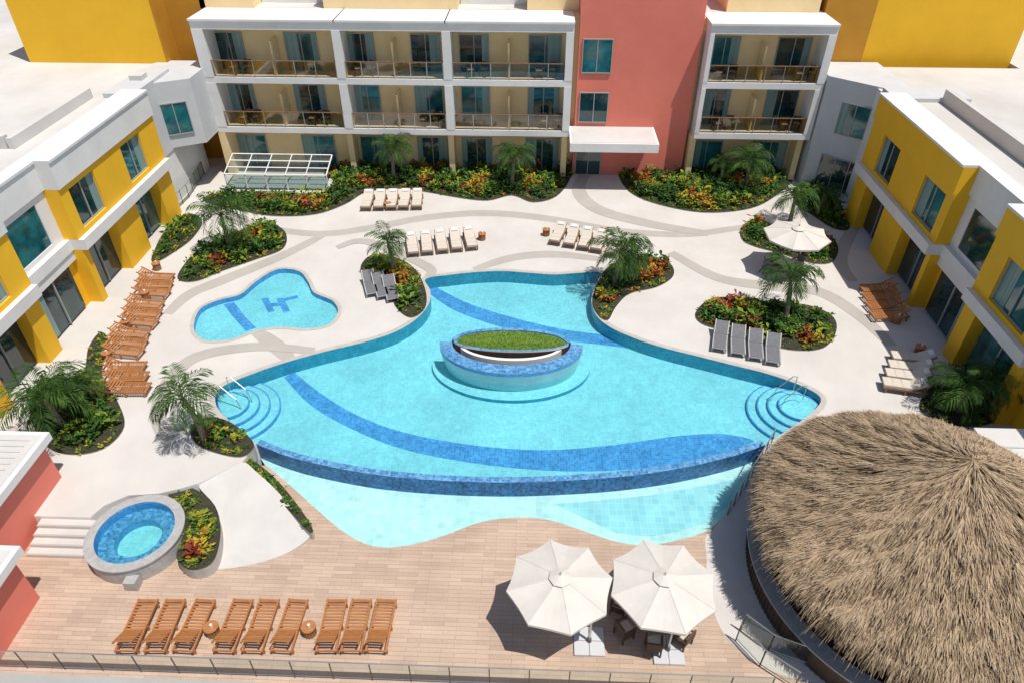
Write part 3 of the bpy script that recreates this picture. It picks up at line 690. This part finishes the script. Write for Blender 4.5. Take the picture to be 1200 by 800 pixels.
LM={k:lounger_mesh(k) for k in('wood','cush','grey')}
def lounger(kind,u,v,rot,z=0):
    p=unproject(u,v,z+.25); o=bpy.data.objects.new('sun_lounger',LM[kind]); sc.collection.objects.link(o)
    o.location=(p[0],p[1],z+.025); o.rotation_euler=(0,0,R(rot+random.uniform(-2.5,2.5)))
for u in(161,194,228,274,306,340,389,418,447): lounger('wood',u,733,0,LZ)
for (u,v,r) in[(183,325,-93),(181,334,-93),(178,343,-92),(170,357,-95),(167,367,-95),(163,377,-94),(152,391,-96),(149,401,-95),(145,411,-95),(146,430,-88),(148,442,-87),(150,455,-86)]: lounger('wood',u,v,r)
for (u,v) in[(1029,338),(1033,348),(1037,358),(1042,369)]: lounger('wood',u,v,97)
for (u,v) in[(1069,421),(1066,432),(1063,442),(1060,453)]: lounger('cush',u,v,80)
for k in range(5): lounger('cush',431+k*14.5,237-k*.3,4+180)
for k in range(5): lounger('cush',483+k*17,289-k*1.8,12+180)
for k in range(4): lounger('cush',654+k*16,276+k*3,-14+180)
lounger('cush',719,290,-16+180)
for k in range(4): lounger('grey',844+k*20.5,396+k*5,-12+180)
for k in range(3): lounger('grey',434+k*12,334+k*3,20+180)
def side_table(u,v,z=0):
    p=unproject(u,v,z); m_=MB(); m_.cyl(0,0,.2,.2,.02,.40,'woodm',14); m_.cyl(0,0,.25,.25,.40,.44,'wood',20)
    for k in range(14):
        a=k*2*math.pi/14; m_.tube([(.21*math.cos(a),.21*math.sin(a),0),(.21*math.cos(a),.21*math.sin(a),.4)],.018,'wood',4)
    m_.cyl(.03,0,.05,.05,.442,.56,'pillow',10)
    o=m_.build('side_table'); o.location=(p[0],p[1],z+.025)
for a in[(251,742,LZ),(364,742,LZ),(640,276,0),(565,281,0),(185,316,0),(172,350,0),(150,384,0),(128,421,0),(1050,378,0),(1076,414,0),(706,276,0),(455,245,0)]: side_table(*a)
def chair_mesh(fm,sm_):
    m_=MB()
    m_.box(-.25,.25,-.25,.25,.40,.47,sm_); m_.box(-.26,.26,.22,.28,.47,.88,fm)
    for sx in(-1,1):
        m_.box(sx*.26-.03,sx*.26+.03,-.25,.24,.62,.67,fm)
        for sy in(-.23,.23): m_.box(sx*.25-.025,sx*.25+.025,sy-.025,sy+.025,0,.40 if sy>0 else .62,fm)
        m_.box(sx*.25-.01,sx*.25+.01,-.2,.2,.2,.4,fm)
    m_.box(-.22,.22,-.22,.2,.47,.52,'cush')
    o=m_.build('patio_chair'); me=o.data; bpy.data.objects.remove(o); return me
CM=chair_mesh('wicker','wicker'); CG=chair_mesh('grey','grey')
def chair(me,x,y,z,rot):
    o=bpy.data.objects.new('patio_chair',me); sc.collection.objects.link(o); o.location=(x,y,z); o.rotation_euler=(0,0,rot)
def table(x,y,z,r,m1='woodm'):
    m_=MB(); m_.cyl(0,0,r,r,.70,.745,m1,28); m_.cyl(0,0,.05,.05,.03,.70,'dmetal',12); m_.cyl(0,0,.3,.28,0,.04,'dmetal',20)
    o=m_.build('dining_table'); o.location=(x,y,z)
def umbrella(cu,cv,zc,R0,bu,bv,z0,rot=0):
    e=empty('patio_umbrella'); c=unproject(cu,cv,zc); b0=unproject(bu,bv,z0); m_=MB(); n=8; vs=[(c.x,c.y,zc+.42)]; rows=6; sub=4
    N_=n*sub
    for j in range(1,rows+1):
        f=j/rows
        for k in range(N_):
            a=rot+2*math.pi*k/N_; t=(k%sub)/sub
            ch=math.cos(math.pi/n)/math.cos((t-.5)*2*math.pi/n)*(1-.035*math.sin(math.pi*t)*f)
            sag=.07*math.sin(math.pi*t)*f
            vs.append((c.x+R0*f*ch*math.cos(a),c.y+R0*f*ch*math.sin(a),zc+.42-.42*f**1.08-sag))
    fs=[(0,1+k,1+(k+1)%N_) for k in range(N_)]
    for j in range(rows-1):
        for k in range(N_): fs.append((1+j*N_+k,1+(j+1)*N_+k,1+(j+1)*N_+(k+1)%N_,1+j*N_+(k+1)%N_))
    m_.add(vs,fs,'canvas')
    base=1+(rows-1)*N_; ed=[Vector(vs[base+k]) for k in range(N_)]
    m_.strip([p+Vector((0,0,-.10)) for p in ed],ed,'canvas',True)
    cv_=[(c.x,c.y,zc+.56)]+[(c.x+.38*math.cos(rot+k*math.pi/4),c.y+.38*math.sin(rot+k*math.pi/4),zc+.40) for k in range(8)]
    m_.add(cv_,[(0,1+k,1+(k+1)%8) for k in range(8)],'canvas'); m_.cyl(c.x,c.y,.04,.02,zc+.55,zc+.66,'metal',8)
    m_.build('canopy',e); m_=MB()
    for k in range(8):
        a=rot+k*math.pi/4; m_.tube([(c.x,c.y,zc+.36),(c.x+R0*.98*math.cos(a),c.y+R0*.98*math.sin(a),zc-.04)],.014,'metal',5)
        m_.tube([(c.x,c.y,zc+.432),(c.x+R0*.5*math.cos(a),c.y+R0*.5*math.sin(a),zc+.23),(c.x+R0*math.cos(a),c.y+R0*math.sin(a),zc+.008)],.008,'canvas',4)
    if (b0-Vector((c.x,c.y,z0))).length>.4:
        m_.tube([b0,b0+Vector((0,0,1.6)),b0.lerp(Vector((c.x,c.y,z0)),.25)+Vector((0,0,zc-z0-.1)),(c.x,c.y,zc+.3)],.045,'metal',8)
    else: m_.tube([(c.x,c.y,z0),(c.x,c.y,zc+.36)],.035,'metal',8); b0=Vector((c.x,c.y,z0))
    for dx,dy in((-.26,-.26),(.26,-.26),(-.26,.26),(.26,.26)):
        m_.box(b0.x+dx-.25,b0.x+dx+.25,b0.y+dy-.25,b0.y+dy+.25,z0+.01,z0+.10,'greywall')
    m_.cyl(b0.x,b0.y,.09,.07,z0+.1,z0+.3,'dmetal',10)
    m_.build('pole_and_base',e); return c
c1=umbrella(656,684,1.85,1.76,690,752,LZ,R(10)); c2=umbrella(777,684,1.85,1.78,782,762,LZ,R(15)); c3=umbrella(934,275,2.45,1.85,934,310,0,R(22))
table(c2.x,c2.y+.3,LZ+.025,.6)
for k in range(7):
    a=k*2*math.pi/7+.1; chair(CM,c2.x+1.25*math.cos(a),c2.y+.2+1.1*math.sin(a),LZ+.025,a-math.pi/2)
table(c3.x-.3,c3.y-.3,.025,.5,'greywall')
for k in range(5):
    a=k*1.2566+.5; chair(CG,c3.x-.3+.95*math.cos(a),c3.y-.3+.95*math.sin(a),.025,a-math.pi/2)
for (a,b_) in doors:
    for z in FZ:
        if random.random()<.8:
            x=(a+b_)/2+random.uniform(-.4,.4); chair(CG if random.random()<.5 else CM,x,48.5,z,random.uniform(-.5,.5)); chair(CM,x+.9,48.6,z,random.uniform(-.8,.2))
# ------------------------------------------------------------------ fences
def fence(name,pts,h=1.05,step=1.25,glass=True):
    e=empty(name); m_=MB(); g_=MB()
    for (A,B) in zip(pts[:-1],pts[1:]):
        A=Vector(A);B=Vector(B); L=(B-A).length; n=max(1,round(L/step))
        m_.tube([A+Vector((0,0,h)),B+Vector((0,0,h))],.025,'metal',6); m_.tube([A+Vector((0,0,.12)),B+Vector((0,0,.12))],.015,'metal',5)
        for k in range(n+1):
            p=A.lerp(B,k/n); m_.tube([p+Vector((0,0,-.15)),p+Vector((0,0,h))],.022,'dmetal',6)
        if glass: g_.add([A+Vector((0,0,.15)),B+Vector((0,0,.15)),B+Vector((0,0,h-.05)),A+Vector((0,0,h-.05))],[(0,1,2,3)],'glass')
    m_.build('posts_and_rails',e)
    if glass: g_.build('glass_panels',e)
y=11.15
fence('glass_fence',[(-19,y,LZ),(unproject(895,795,LZ).x,y,LZ)])
fence('railing',[unproject(862,750,LZ),unproject(890,780,LZ),unproject(930,806,LZ)],1.0)
fence('railing',[unproject(868,738,LZ),unproject(900,762,LZ),unproject(950,780,LZ),unproject(1010,812,LZ)],1.0)
fence('railing',[unproject(903,521,0),unproject(880,560,-.35),unproject(852,604,LZ)],.95,.6,False)
fence('railing',[unproject(192,262,0),unproject(222,232,0),unproject(240,205,0)],1.0,1.0)
# ------------------------------------------------------------------ light
W=bpy.data.worlds.new("World"); sc.world=W; W.use_nodes=True; nt=W.node_tree
sky=nt.nodes.new('ShaderNodeTexSky'); sky.sky_type='NISHITA'; sky.sun_disc=False
Ld=Vector((-.28,.20,-.94)).normalized(); s_=-Ld
sky.sun_elevation=math.asin(s_.z); sky.sun_rotation=math.atan2(s_.x,s_.y)
nt.links.new(sky.outputs[0],nt.nodes['Background'].inputs[0]); nt.nodes['Background'].inputs[1].default_value=.10
sl_=bpy.data.lights.new('sun','SUN'); sl_.energy=4.5; sl_.angle=R(.5); sl_.color=(1,.95,.88)
so=bpy.data.objects.new('sun',sl_); sc.collection.objects.link(so); so.rotation_euler=Ld.to_track_quat('-Z','Y').to_euler()
sc.view_settings.view_transform='Standard'; sc.view_settings.look='None'; sc.view_settings.exposure=0
